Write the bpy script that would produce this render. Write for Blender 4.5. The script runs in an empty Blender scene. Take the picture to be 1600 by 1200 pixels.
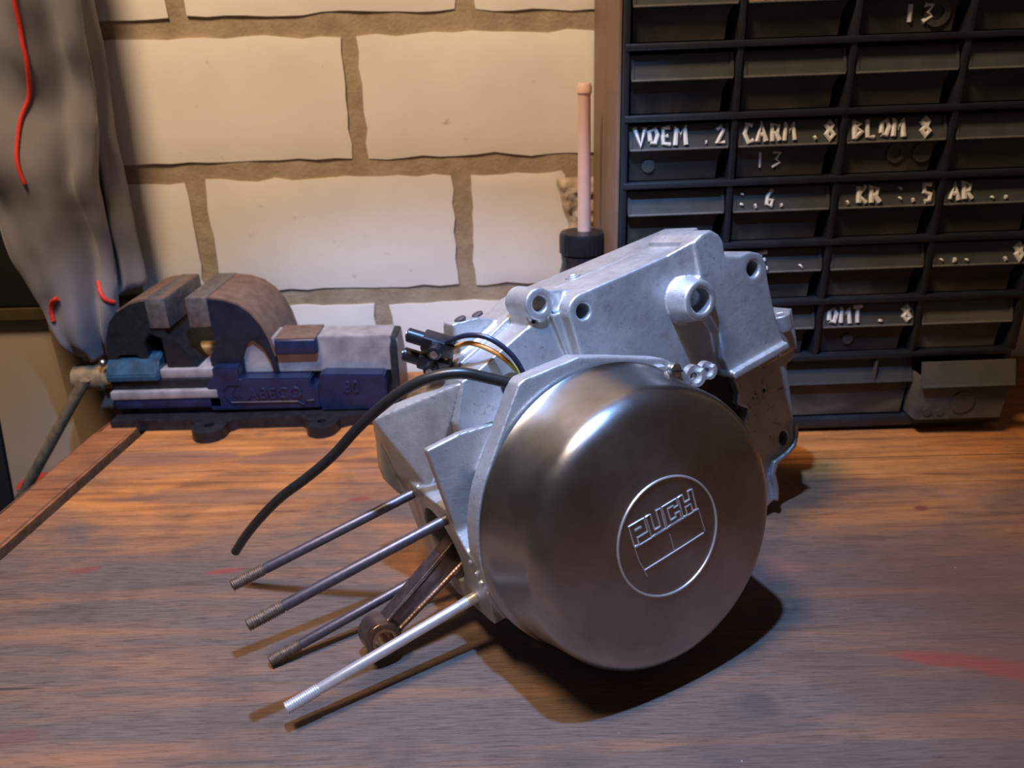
import bpy, bmesh, math, random
from mathutils import Vector, Matrix, noise
from mathutils.geometry import tessellate_polygon
random.seed(7)
PI = math.pi
SC = bpy.context.scene
COL = SC.collection

# ------------------------------------------------------------------ camera
pitch, roll = math.radians(23), math.radians(1.5)
Xw = Vector((1, 0, 0)); Up = Vector((0, math.sin(pitch), math.cos(pitch))); Back = Vector((0, -math.cos(pitch), math.sin(pitch)))
cr = Xw * math.cos(roll) - Up * math.sin(roll)
cu = Xw * math.sin(roll) + Up * math.cos(roll)
cam = bpy.data.objects.new('camera', bpy.data.cameras.new('camera'))
COL.objects.link(cam)
cam.matrix_world = Matrix(((cr.x, cu.x, Back.x, 0), (cr.y, cu.y, Back.y, 0), (cr.z, cu.z, Back.z, .28), (0, 0, 0, 1)))
cam.data.sensor_width = 36; cam.data.lens = 27; cam.data.clip_start = .01
cam.data.dof.use_dof = True; cam.data.dof.focus_distance = .37; cam.data.dof.aperture_fstop = 13
SC.camera = cam
# ------------------------------------------------------------------ world, lamps, exposure
W = bpy.data.worlds.new('world'); SC.world = W; W.use_nodes = True
W.node_tree.nodes['Background'].inputs[0].default_value = (.50, .37, .28, 1)
W.node_tree.nodes['Background'].inputs[1].default_value = .12
def lamp(name, kind, loc, target, energy, color, **kw):
    L = bpy.data.lights.new(name, kind); L.energy = energy; L.color = color
    for k, v in kw.items(): setattr(L, k, v)
    o = bpy.data.objects.new(name, L); COL.objects.link(o); o.location = loc
    d = Vector(target) - Vector(loc)
    o.rotation_euler = d.to_track_quat('-Z', 'Y').to_euler()
    return o
lamp('cool_work_lamp', 'SPOT', (-.03, .235, .66), (-.075, .295, 0), 34.0, (.21, .45, 1), spot_size=math.radians(80), spot_blend=.45, shadow_soft_size=.010)
lamp('warm_ceiling_lamp', 'AREA', (-.32, .20, 1.08), (-.12, .6, .15), 13.3, (1, .75, .50), shape='DISK', size=.22)
SC.view_settings.view_transform = 'Standard'; SC.view_settings.look = 'None'
SC.view_settings.exposure = 0; SC.view_settings.gamma = 1; SC.view_settings.use_curve_mapping = False

# ------------------------------------------------------------------ materials
class NT:
    def __init__(s, name):
        s.m = bpy.data.materials.new(name); s.m.use_nodes = True; s.t = s.m.node_tree
        s.b = s.t.nodes['Principled BSDF']
    def n(s, typ, **kw):
        nd = s.t.nodes.new(typ)
        for k, v in kw.items():
            if k.startswith('i_'):
                key = k[2:]; key = int(key) if key.isdigit() else key
                nd.inputs[key].default_value = v
            else: setattr(nd, k, v)
        return nd
    def l(s, a, b): s.t.links.new(a, b)
    def coord(s, scale=(1, 1, 1), loc=(0, 0, 0), out='Object'):
        tc = s.n('ShaderNodeTexCoord'); mp = s.n('ShaderNodeMapping'); mp.inputs['Scale'].default_value = scale; mp.inputs['Location'].default_value = loc
        s.l(tc.outputs[out], mp.inputs[0]); return mp.outputs[0]
    def noise(s, vec, scale, detail=4, rough=.55, dist=0):
        nd = s.n('ShaderNodeTexNoise'); nd.inputs['Scale'].default_value = scale; nd.inputs['Detail'].default_value = detail
        nd.inputs['Roughness'].default_value = rough; nd.inputs['Distortion'].default_value = dist
        s.l(vec, nd.inputs['Vector']); return nd.outputs['Fac']
    def ramp(s, fac, stops):
        r = s.n('ShaderNodeValToRGB'); e = r.color_ramp.elements
        while len(e) < len(stops): e.new(.5)
        for el, (p, c) in zip(e, stops):
            el.position = p; el.color = c if len(c) == 4 else (*c, 1)
        s.l(fac, r.inputs[0]); return r.outputs[0]
    def mix(s, fac, a, b, mode='MIX'):
        nd = s.n('ShaderNodeMix', data_type='RGBA', blend_type=mode)
        for i, v in ((0, fac), (6, a), (7, b)):
            if isinstance(v, (int, float)): nd.inputs[i].default_value = v
            elif isinstance(v, tuple): nd.inputs[i].default_value = v if len(v) == 4 else (*v, 1)
            else: s.l(v, nd.inputs[i])
        return nd.outputs[2]
    def math(s, op, a, b=0., c=None):
        nd = s.n('ShaderNodeMath', operation=op)
        for i, v in enumerate((a, b) if c is None else (a, b, c)):
            if isinstance(v, (int, float)): nd.inputs[i].default_value = v
            else: s.l(v, nd.inputs[i])
        return nd.outputs[0]
    def bump(s, h, strength, dist=.001, normal=None):
        nd = s.n('ShaderNodeBump'); nd.inputs['Strength'].default_value = strength; nd.inputs['Distance'].default_value = dist
        s.l(h, nd.inputs['Height'])
        if normal is not None: s.l(normal, nd.inputs['Normal'])
        s.l(nd.outputs[0], s.b.inputs['Normal']); return nd.outputs[0]
    def set(s, **kw):
        for k, v in kw.items():
            i = s.b.inputs[k.replace('_', ' ')]
            if isinstance(v, (int, float, tuple)): i.default_value = v if not isinstance(v, tuple) else (*v, 1)[:4]
            else: s.l(v, i)
        return s

def simple(name, col, rough=.5, metal=0, var=.15, scale=300, bump=.0, **kw):
    t = NT(name); v = t.coord(); f = t.noise(v, scale)
    c = t.ramp(f, [(.3, tuple(x * (1 - var) for x in col)), (.7, tuple(min(1, x * (1 + var)) for x in col))])
    t.set(Base_Color=c, Roughness=rough, Metallic=metal, **kw)
    if bump: t.bump(f, bump)
    return t.m

def cast_alloy(name, tint=(1, 1, 1), grime=.0, rough=.40):
    t = NT(name); v = t.coord()
    big = t.noise(v, 38, 5, .6); fine = t.noise(v, 1500, 3); mid = t.noise(v, 210, 5, .7)
    a = tuple(.42 * x for x in tint); b = tuple(.66 * x for x in tint)
    c = t.ramp(big, [(.3, a), (.7, b)])
    spots = t.ramp(mid, [(.27 + grime * .25, (1, 1, 1)), (.36 + grime * .25, (0, 0, 0))])
    c = t.mix(spots, c, (.13, .10, .08))
    # browned oil film, thicker on faces looking along +X of the casting
    film = t.noise(v, 16, 3, .5)
    fm = t.ramp(film, [(.42, (0, 0, 0)), (.68, (1, 1, 1))])
    sc = t.noise(t.coord((60, 900, 60)), 3, 3, .6)
    c = t.mix(t.math('MULTIPLY', t.ramp(sc, [(.60, (0, 0, 0)), (.70, (1, 1, 1))]), .30), c, (.20, .17, .15))
    c = t.mix(t.math('MULTIPLY', fm, .35 + grime), c, (.34, .29, .25))
    r = t.ramp(mid, [(.3, (rough + .14,) * 3), (.7, (rough - .04,) * 3)])
    t.set(Base_Color=c, Metallic=.72, Roughness=r)
    h = t.math('ADD', t.math('MULTIPLY', fine, .5), mid)
    t.bump(h, .35, .0006)
    return t.m
M = {}
M['alloy'] = cast_alloy('cast_aluminium')
M['alloy_rear'] = cast_alloy('cast_aluminium_warm', (1, .99, .97))
M['alloy_dirty'] = cast_alloy('cast_aluminium_oily', (.9, .85, .8), .25)
# spun and polished flywheel cover: turned grain round its axis
t = NT('brushed_cover'); v = t.coord()
sep = t.n('ShaderNodeSeparateXYZ'); t.l(v, sep.inputs[0])
r2 = t.math('SQRT', t.math('ADD', t.math('MULTIPLY', sep.outputs[0], sep.outputs[0]), t.math('MULTIPLY', sep.outputs[2], sep.outputs[2])))
cmb = t.n('ShaderNodeCombineXYZ'); t.l(r2, cmb.inputs[0]); t.l(t.math('MULTIPLY', sep.outputs[1], 1.), cmb.inputs[1])
grain = t.noise(cmb.outputs[0], 2600, 2)
blot = t.noise(v, 40, 4, .6)
c = t.ramp(blot, [(.3, (.35, .33, .315)), (.7, (.47, .445, .43))])
dots = t.ramp(t.noise(v, 700, 2, .5), [(.76, (0, 0, 0)), (.80, (1, 1, 1))])
c = t.mix(t.math('MULTIPLY', dots, .35), c, (.18, .13, .1))
tan = t.n('ShaderNodeTangent', direction_type='RADIAL', axis='Y')
t.l(tan.outputs[0], t.b.inputs['Tangent'])
t.set(Base_Color=c, Metallic=1., Roughness=t.ramp(blot, [(.3, (.28,) * 3), (.7, (.34,) * 3)]), Anisotropic=.35, Anisotropic_Rotation=.25)
t.bump(grain, .10, .0003)
M['cover'] = t.m
M['emblem'] = simple('polished_relief', (.80, .79, .80), .36, .85, .05)
M['steel_dark'] = simple('browned_steel', (.12, .105, .12), .42, .7, .2, 400, .05)
M['steel_thread'] = simple('rusty_thread', (.20, .13, .09), .5, .75, .35, 600, .3)
M['zinc'] = simple('zinc_steel', (.80, .80, .82), .30, .75, .08, 500)
M['rod'] = simple('con_rod_steel', (.20, .14, .13), .33, .85, .3, 150, .15)
M['bronze'] = simple('bronze_bush', (.45, .30, .18), .3, .9, .2)
M['grease'] = simple('black_grease', (.012, .011, .012), .55, 0, .5, 500, .8)
M['rubber'] = simple('black_cable_sheath', (.016, .015, .014), .36, 0, .3, 60)
M['wire_black'] = simple('dark_blue_wire', (.012, .016, .035), .35, 0, .2)
M['wire_orange'] = simple('orange_wire', (.62, .25, .04), .42, 0, .2)
M['wire_yellow'] = simple('yellow_green_wire', (.62, .50, .08), .42, 0, .2)
M['terminal'] = simple('black_terminal_plastic', (.012, .013, .017), .33, 0, .2)
M['screw'] = simple('screw_steel', (.5, .48, .46), .3, 1, .2)
M['vise_blue'] = simple('blue_hammered_paint', (.009, .014, .045), .36, 0, .4, 90, .15)
M['vise_dark'] = simple('blackened_blue_paint', (.007, .010, .020), .40, 0, .4, 90, .15)
M['vise_blue_lit'] = simple('blue_paint_top_lit', (.02, .055, .09), .35, 0, .4, 90, .1)  # lighter copy of the blue: top light on the shoulder painted in
M['vise_iron'] = simple('dark_cast_iron', (.018, .018, .021), .42, .35, .4, 160, .3)
M['vise_bright'] = simple('worn_bright_steel', (.38, .34, .33), .45, .4, .3, 70, .10)
M['vise_top_lit'] = simple('brown_lit_iron', (.15, .085, .055), .6, .1, .3, 110, .3)  # warm lamplight on the vice tops, painted in as brown
M['jaw'] = simple('jaw_steel', (.20, .17, .15), .45, .7, .3, 200, .2)
M['brass_steel'] = simple('oiled_steel_bar', (.30, .205, .11), .40, .35, .35, 130, .1)
M['frame_plastic'] = simple('black_cabinet_plastic', (.014, .016, .020), .38, 0, .3, 50)
M['lip'] = simple('clear_label_strip', (.055, .054, .050), .28, 0, .15, 60)
M['lip_edge'] = simple('frosted_plastic_edge', (.14, .13, .115), .4, 0, .2, 80)
M['lip_pale'] = simple('pale_clear_plastic', (.085, .075, .062), .35, 0, .15, 60)
M['lip_red'] = simple('red_label_strip', (.33, .12, .05), .5, 0, .15, 60)
M['lip_green'] = simple('green_label_strip', (.17, .19, .08), .5, 0, .15, 60)
t = NT('smoky_drawer_plastic'); v = t.coord((14, 14, 26)); f = t.noise(v, 1, 4, .6, .6)
t.set(Base_Color=t.ramp(f, [(.35, (.020, .018, .017)), (.55, (.050, .042, .033)), (.75, (.12, .098, .07))]), Roughness=.3, Alpha=.9)
M['drawer'] = t.m
t = NT('cloudy_drawer_plastic'); v = t.coord((20, 20, 30)); f = t.noise(v, 1, 4, .6, .6)
t.set(Base_Color=t.ramp(f, [(.35, (.05, .05, .05)), (.7, (.14, .12, .09))]), Roughness=.32, Alpha=.92)
M['drawer_cloudy'] = t.m
M['washer'] = simple('dull_washer', (.07, .06, .05), .5, .2)
M['paint_white'] = simple('white_correction_paint', (.62, .58, .52), .6, 0, .1)
M['candle'] = simple('pale_pink_wax', (.72, .45, .36), .45, 0, .08, 40, Subsurface_Weight=.15)
M['cap'] = simple('black_ribbed_cap', (.010, .011, .013), .3)
M['bottle'] = simple('dark_bottle_plastic', (.02, .02, .024), .25)
M['batten'] = simple('brown_batten_wood', (.185, .11, .070), .6, 0, .12, 60, .1)
M['piping'] = simple('red_piping', (.62, .035, .02), .6, 0, .2, 400)
M['beige'] = simple('beige_board', (.42, .33, .23), .6, 0, .12, 6)
M['beige_dark'] = simple('brownish_beige', (.28, .19, .125), .6, 0, .1, 9)
M['black_board'] = simple('plain_black', (.010, .009, .008), .5)
M['shelf_edge'] = simple('dark_wood_edge', (.07, .045, .02), .5)
M['red_tin'] = simple('red_enamel', (.40, .03, .02), .45)
M['floor'] = simple('dark_concrete', (.05, .04, .03), .8, 0, .3, 5)
# cloth
t = NT('grey_work_cloth'); v = t.coord(); wv = t.noise(v, 2500, 2); f = t.noise(v, 18, 3)
t.set(Base_Color=t.ramp(f, [(.3, (.135, .122, .126)), (.7, (.20, .18, .184))]), Roughness=.85, Sheen_Weight=.2)
t.bump(wv, .35, .0004); M['cloth'] = t.m
# sand-lime brick and mortar
t = NT('sand_lime_brick'); v = t.coord(out='Object'); g = t.n('ShaderNodeNewGeometry')
f = t.noise(g.outputs['Position'], 9, 5, .6); p = t.noise(g.outputs['Position'], 260, 4, .65); pit = t.noise(g.outputs['Position'], 75, 3, .5)
c = t.ramp(f, [(.25, (.66, .59, .50)), (.55, (.74, .67, .58)), (.8, (.80, .74, .65))])
pt = t.ramp(pit, [(.22, (1, 1, 1)), (.29, (0, 0, 0))])
c = t.mix(t.math('MULTIPLY', pt, .5), c, (.30, .22, .15))
t.set(Base_Color=c, Roughness=.88); t.bump(p, .16, .001); M['brick'] = t.m
t = NT('coarse_mortar'); g = t.n('ShaderNodeNewGeometry')
f = t.noise(g.outputs['Position'], 45, 6, .65); p = t.noise(g.outputs['Position'], 300, 4, .7)
t.set(Base_Color=t.ramp(f, [(.25, (.24, .17, .10)), (.6, (.37, .28, .18)), (.85, (.46, .38, .27))]), Roughness=.95)
t.bump(t.math('ADD', p, f), .5, .0016); M['mortar'] = t.m
t = NT('broken_brick'); g = t.n('ShaderNodeNewGeometry')
f = t.noise(g.outputs['Position'], 90, 5, .6)
t.set(Base_Color=t.ramp(f, [(.3, (.30, .21, .13)), (.7, (.55, .45, .34))]), Roughness=.95); t.bump(f, .6, .003); M['rubble'] = t.m

# bench wood: worn, stained softwood; the grain runs along x
def wood(name, base_a, base_b, worn, worn_tint_amount, stains=()):
    t = NT(name); g = t.n('ShaderNodeNewGeometry'); P = g.outputs['Position']
    mp = t.n('ShaderNodeMapping'); mp.inputs['Scale'].default_value = (1.2, 16, 16); t.l(P, mp.inputs[0])
    grain = t.noise(mp.outputs[0], 9, 6, .62, .5)
    mp2 = t.n('ShaderNodeMapping'); mp2.inputs['Scale'].default_value = (13, 170, 60); t.l(P, mp2.inputs[0])
    fine = t.noise(mp2.outputs[0], 5, 6, .72)
    mp3 = t.n('ShaderNodeMapping'); mp3.inputs['Scale'].default_value = (1.6, 4.2, 3); t.l(P, mp3.inputs[0])
    patch = t.noise(mp3.outputs[0], 3.6, 5, .58, .4)
    c = t.ramp(grain, [(.28, base_a), (.55, base_b), (.75, tuple(x * 1.35 for x in base_b))])
    sp = t.n('ShaderNodeSeparateXYZ'); t.l(P, sp.inputs[0])
    # wear over varnish; the front-to-back step also paints in the lamps' tint
    yy = t.math('ADD', t.math('MULTIPLY', t.math('SUBTRACT', .462, sp.outputs[1]), 8.0), .5)
    wf = t.math('ADD', yy, t.math('MULTIPLY', t.math('SUBTRACT', patch, .5), 3.4))
    mott = t.noise(mp.outputs[0], 2.2, 5, .65, .6)
    wm = t.n('ShaderNodeClamp'); t.l(t.math('MULTIPLY', wf, worn_tint_amount * .85), wm.inputs[0])
    wmx = t.math('MULTIPLY', wm.outputs[0], t.ramp(mott, [(.30, (.62,) * 3), (.52, (1, 1, 1))]))
    wc = t.ramp(fine, [(.25, tuple(x * .45 for x in worn)), (.5, worn), (.8, tuple(x * 1.5 for x in worn))])
    c = t.mix(wmx, c, wc)
    c = t.mix(t.math('MULTIPLY', t.ramp(t.noise(P, 13, 5, .62, .8), [(.50, (0, 0, 0)), (.68, (1, 1, 1))]), .42), c, (.060, .036, .028))
    c = t.mix(t.math('MULTIPLY', t.ramp(grain, [(.33, (1, 1, 1)), (.43, (0, 0, 0))]), .40), c, (.050, .026, .016))
    c = t.mix(t.math('MULTIPLY', t.ramp(fine, [(.30, (1, 1, 1)), (.46, (0, 0, 0))]), .75), c, (.045, .024, .014))
    for (sx, sy, rx, ry, ang, col, amt, edge) in stains:
        m_ = t.n('ShaderNodeMapping', vector_type='TEXTURE'); m_.inputs['Location'].default_value = (sx, sy, 0); m_.inputs['Rotation'].default_value = (0, 0, ang); m_.inputs['Scale'].default_value = (rx, ry, 1)
        t.l(P, m_.inputs[0])
        ln = t.n('ShaderNodeVectorMath', operation='LENGTH'); t.l(m_.outputs[0], ln.inputs[0])
        d = t.math('ADD', ln.outputs['Value'], t.math('MULTIPLY', t.math('SUBTRACT', t.noise(P, 38, 4, .6), .5), .9 * edge + .25))
        rr = t.ramp(d, [(max(0, 1 - .5 * edge), (1, 1, 1)), (1.0, (0, 0, 0))])
        c = t.mix(t.math('MULTIPLY', t.math('MULTIPLY', rr, t.ramp(fine, [(.34, (.65,) * 3), (.5, (1, 1, 1))])), amt), c, col)
    dim_x = t.n('ShaderNodeClamp'); t.l(t.math('ADD', t.math('MULTIPLY', t.math('SUBTRACT', sp.outputs[0], .115), 8.), t.math('MULTIPLY', t.math('SUBTRACT', patch, .5), 2.0)), dim_x.inputs[0])  # cool lamp's fall-off at right front, painted into the wood colour
    dim_y = t.n('ShaderNodeClamp'); t.l(t.math('MULTIPLY', t.math('SUBTRACT', .50, sp.outputs[1]), 7.), dim_y.inputs[0])
    c = t.mix(t.math('MULTIPLY', t.math('MULTIPLY', dim_x.outputs[0], dim_y.outputs[0]), .72), c, (.095, .034, .015))
    specks = t.ramp(t.noise(P, 420, 1, .5), [(.80, (0, 0, 0)), (.83, (1, 1, 1))])
    c = t.mix(t.math('MULTIPLY', specks, .5), c, (.5, .4, .3))
    t.set(Base_Color=c, Roughness=t.ramp(patch, [(.3, (.46,) * 3), (.7, (.66,) * 3)]))
    t.bump(t.math('ADD', fine, t.math('MULTIPLY', grain, .6)), .6, .0010)
    return t.m
RED = (.32, .03, .015)
STAINS = [(.222, .2935, .046, .0065, -.16, (.30, .025, .010), .85, .8), (.262, .2825, .05, .0085, -.20, (.34, .026, .010), .92, .7), (-.262, .292, .028, .0011, 0, (.02, .012, .008), .8, .3),
          (-.108, .462, .011, .0045, .1, (.20, .025, .02), .7, .8), (-.262, .388, .010, .0038, .2, (.18, .03, .02), .6, .8),
          (-.176, .383, .014, .004, .1, (.25, .03, .02), .7, .8), (-.23, .262, .016, .007, .1, (.14, .035, .03), .45, 1.),
          (.268, .432, .0055, .0035, 0, (.14, .02, .01), .8, .6), (.14, .37, .03, .018, .1, (.36, .13, .09), .35, 1.),
          (.02, .24, .02, .010, .1, (.06, .04, .03), .5, 1.), (.11, .27, .012, .010, .1, (.05, .035, .03), .6, 1.),
          (-.27, .530, .06, .012, 0, (.19, .085, .055), .6, .3), (-.165, .528, .055, .013, .1, (.19, .085, .055), .65, .3),
          (-.09, .51, .05, .02, 0, (.19, .08, .055), .5, .6), (-.21, .47, .08, .010, 0, (.17, .09, .06), .5, .5)]
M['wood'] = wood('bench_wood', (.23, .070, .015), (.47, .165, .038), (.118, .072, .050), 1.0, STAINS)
M['wood_edge'] = wood('bench_edge_wood', (.16, .045, .012), (.30, .10, .03), (.16, .09, .05), .15)

# ------------------------------------------------------------------ object helpers
def link(name, me, mat, parent=None, smooth=False, angle=None):
    o = bpy.data.objects.new(name, me); COL.objects.link(o)
    if mat is not None and not me.materials: me.materials.append(mat)
    if parent is not None: o.parent = parent
    if smooth:
        for p in me.polygons: p.use_smooth = True
        if angle is not None: me.set_sharp_from_angle(angle=math.radians(angle))
    return o
def bmobj(name, bm, mat, parent=None, smooth=True, angle=35, scale=1.):
    bmesh.ops.recalc_face_normals(bm, faces=bm.faces)
    if scale != 1.: bmesh.ops.scale(bm, vec=(scale,) * 3, verts=bm.verts)
    me = bpy.data.meshes.new(name); bm.to_mesh(me); bm.free()
    return link(name, me, mat, parent, smooth, angle)
def tag(o, label=None, cat=None, group=None, kind=None):
    if label: o['label'] = label
    if cat: o['category'] = cat
    if group: o['group'] = group
    if kind: o['kind'] = kind
    return o
def thing(name, label, cat, loc=(0, 0, 0), group=None):
    o = bpy.data.objects.new(name, None); COL.objects.link(o); o.location = loc
    o.empty_display_size = .02
    return tag(o, label, cat, group)
def box(bm, lo, hi, bev=0., seg=2, mat=None):
    ret = bmesh.ops.create_cube(bm, size=1); vs = ret['verts']
    c = [(a + b) / 2 for a, b in zip(lo, hi)]; s = [b - a for a, b in zip(lo, hi)]
    for v in vs: v.co = Vector((v.co.x * s[0] + c[0], v.co.y * s[1] + c[1], v.co.z * s[2] + c[2]))
    if bev:
        es = list({e for v in vs for e in v.link_edges})
        bmesh.ops.bevel(bm, geom=es, offset=bev, segments=seg, affect='EDGES', profile=.5)
    return vs
def prism(bm, poly, a0, a1, axis='Y', holes=()):
    """closed polygon in the two other axes, extruded from a0 to a1"""
    def P(u, v, w):
        return {'Y': (u, w, v), 'X': (w, u, v), 'Z': (u, v, w)}[axis]
    loops = [list(poly)] + [list(h) for h in holes]
    tris = tessellate_polygon([[Vector((u, v, 0)) for u, v in lp] for lp in loops])
    flat = [p for lp in loops for p in lp]
    A = [bm.verts.new(P(u, v, a0)) for u, v in flat]; B = [bm.verts.new(P(u, v, a1)) for u, v in flat]
    for a, b, c in tris:
        bm.faces.new((A[a], A[b], A[c])); bm.faces.new((B[c], B[b], B[a]))
    k = 0
    for lp in loops:
        n = len(lp)
        for i in range(n):
            j = (i + 1) % n
            bm.faces.new((A[k + i], A[k + j], B[k + j], B[k + i]))
        k += n
def circ(cx, cy, r, n=28, a0=0, a1=2 * PI):
    full = abs(a1 - a0 - 2 * PI) < 1e-6
    m = n if full else n + 1
    return [(cx + r * math.cos(a0 + (a1 - a0) * i / n), cy + r * math.sin(a0 + (a1 - a0) * i / n)) for i in range(m)]
def hull(bm, pts):
    t_ = bmesh.new(); vs = [t_.verts.new(p) for p in pts]
    bmesh.ops.convex_hull(t_, input=vs)
    me = bpy.data.meshes.new('tmp'); t_.to_mesh(me); t_.free(); bm.from_mesh(me); bpy.data.meshes.remove(me)
def lathe(bm, prof, origin=(0, 0, 0), axis=(0, 1, 0), n=48, cap=True):
    """prof: (radius, height along the axis)"""
    ax = Vector(axis).normalized(); q = ax.to_track_quat('Z', 'Y').to_matrix(); O = Vector(origin)
    rings = []
    for r, h in prof:
        if r < 1e-7: rings.append([bm.verts.new(O + ax * h)])
        else: rings.append([bm.verts.new(O + q @ Vector((r * math.cos(2 * PI * i / n), r * math.sin(2 * PI * i / n), h))) for i in range(n)])
    for a, b in zip(rings, rings[1:]):
        for i in range(n):
            j = (i + 1) % n
            if len(a) == 1 and len(b) > 1: bm.faces.new((a[0], b[j], b[i]))
            elif len(b) == 1 and len(a) > 1: bm.faces.new((a[i], a[j], b[0]))
            elif len(a) > 1: bm.faces.new((a[i], a[j], b[j], b[i]))
    if cap:
        if len(rings[0]) > 1: bm.faces.new(list(reversed(rings[0])))
        if len(rings[-1]) > 1: bm.faces.new(rings[-1])
def catmull(pts, sub=6):
    P = [Vector(p) for p in pts]; out = []
    for i in range(len(P) - 1):
        p0 = P[max(i - 1, 0)]; p1 = P[i]; p2 = P[i + 1]; p3 = P[min(i + 2, len(P) - 1)]
        for k in range(sub):
            u = k / sub
            out.append(.5 * ((2 * p1) + (p2 - p0) * u + (2 * p0 - 5 * p1 + 4 * p2 - p3) * u * u + (3 * p1 - p0 - 3 * p2 + p3) * u ** 3))
    out.append(P[-1]); return out
def tube(bm, pts, r, n=12, closed=False, flat=1.):
    P = [Vector(p) for p in pts]; rings = []; up = None; m = len(P)
    for i, p in enumerate(P):
        a = P[i - 1] if (i > 0 or closed) else p; b = P[(i + 1) % m] if (i < m - 1 or closed) else p
        d = (b - a).normalized()
        if up is None: up = d.orthogonal().normalized()
        up = (up - d * up.dot(d)).normalized(); s = d.cross(up)
        rr = r(i / (m - 1)) if callable(r) else r
        rings.append([bm.verts.new(p + (up * math.cos(2 * PI * k / n) + s * math.sin(2 * PI * k / n) * flat) * rr) for k in range(n)])
    rng = range(m) if closed else range(m - 1)
    for i in rng:
        A, B = rings[i], rings[(i + 1) % m]
        for k in range(n): bm.faces.new((A[k], A[(k + 1) % n], B[(k + 1) % n], B[k]))
    if not closed:
        bm.faces.new(list(reversed(rings[0]))); bm.faces.new(rings[-1])
def remeshed(name, bm, mat, parent, voxel, smooth=4, fac=.5, scale=.001):
    bmesh.ops.recalc_face_normals(bm, faces=bm.faces)
    bmesh.ops.scale(bm, vec=(scale,) * 3, verts=bm.verts)
    me = bpy.data.meshes.new(name); bm.to_mesh(me); bm.free()
    o = bpy.data.objects.new(name, me); COL.objects.link(o)
    m1 = o.modifiers.new('r', 'REMESH'); m1.mode = 'VOXEL'; m1.voxel_size = voxel
    m2 = o.modifiers.new('s', 'SMOOTH'); m2.iterations = smooth; m2.factor = fac
    dg = bpy.context.evaluated_depsgraph_get()
    me2 = bpy.data.meshes.new_from_object(o.evaluated_get(dg)); me2.name = name
    o.modifiers.clear(); o.data = me2; bpy.data.meshes.remove(me)
    for p in me2.polygons: p.use_smooth = True
    me2.materials.clear(); me2.materials.append(mat)
    if parent: o.parent = parent
    return o

# ================================================================== SETTING
floor_bm = bmesh.new(); box(floor_bm, (-1.6, -1.2, -.92), (1.6, .95, -.90))
tag(bmobj('floor', floor_bm, M['floor'], smooth=False), kind='structure')
wall_bm = bmesh.new()
nx, nz = 150, 64; x0, x1, z0, z1 = -.90, 1.20, -.90, .75
grid = []
for i in range(nx + 1):
    row = []
    for k in range(nz + 1):
        x = x0 + (x1 - x0) * i / nx; z = z0 + (z1 - z0) * k / nz
        row.append(wall_bm.verts.new((x, .7024 + .0014 * noise.noise(Vector((x * 28, 3, z * 28))), z)))
    grid.append(row)
for i in range(nx):
    for k in range(nz): wall_bm.faces.new((grid[i][k], grid[i + 1][k], grid[i + 1][k + 1], grid[i][k + 1]))
box(wall_bm, (x0, .708, z0), (x1, .80, z1))
wall = tag(bmobj('wall_back', wall_bm, M['mortar'], angle=60), kind='structure')

def brick(xa, xb, za, zb, seed, broken=False):
    bm = bmesh.new(); nx = 22 if broken else 14; nz = 14 if broken else 8
    V = []
    for i in range(nx + 1):
        r = []
        for k in range(nz + 1):
            u, w = i / nx, k / nz
            x = xa + (xb - xa) * u; z = za + (zb - za) * w
            e = min(u, 1 - u) * (xb - xa); f = min(w, 1 - w) * (zb - za)
            jx = .0034 * noise.noise(Vector((seed * 3.1, x * 40, z * 60))); jz = .0032 * noise.noise(Vector((x * 45, seed * 1.7, z * 30)))
            y = .700 + .0010 * noise.noise(Vector((x * 14 + seed, 1, z * 14)))
            ed = min(e, f)
            if ed < 1e-6: y += .0010
            if broken:
                q = max(0, min(1, (x - .046) / .014)) * max(0, min(1, (z - .125) / .02))
                q *= 1 if x > .05 else q
                y += q * (.0022 + .0045 * noise.noise(Vector((x * 110, 7, z * 110))))
            r.append(bm.verts.new((x + (jx if e < 1e-6 else 0), y, z + (jz if f < 1e-6 else 0))))
        V.append(r)
    for i in range(nx):
        for k in range(nz): bm.faces.new((V[i][k], V[i + 1][k], V[i + 1][k + 1], V[i][k + 1]))
    be = [e for e in bm.edges if e.is_boundary]
    ex = bmesh.ops.extrude_edge_only(bm, edges=be)
    for g in ex['geom']:
        if isinstance(g, bmesh.types.BMVert): g.co.y = .712
    return bmobj('brick', bm, M['brick'], wall, angle=50)
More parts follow.
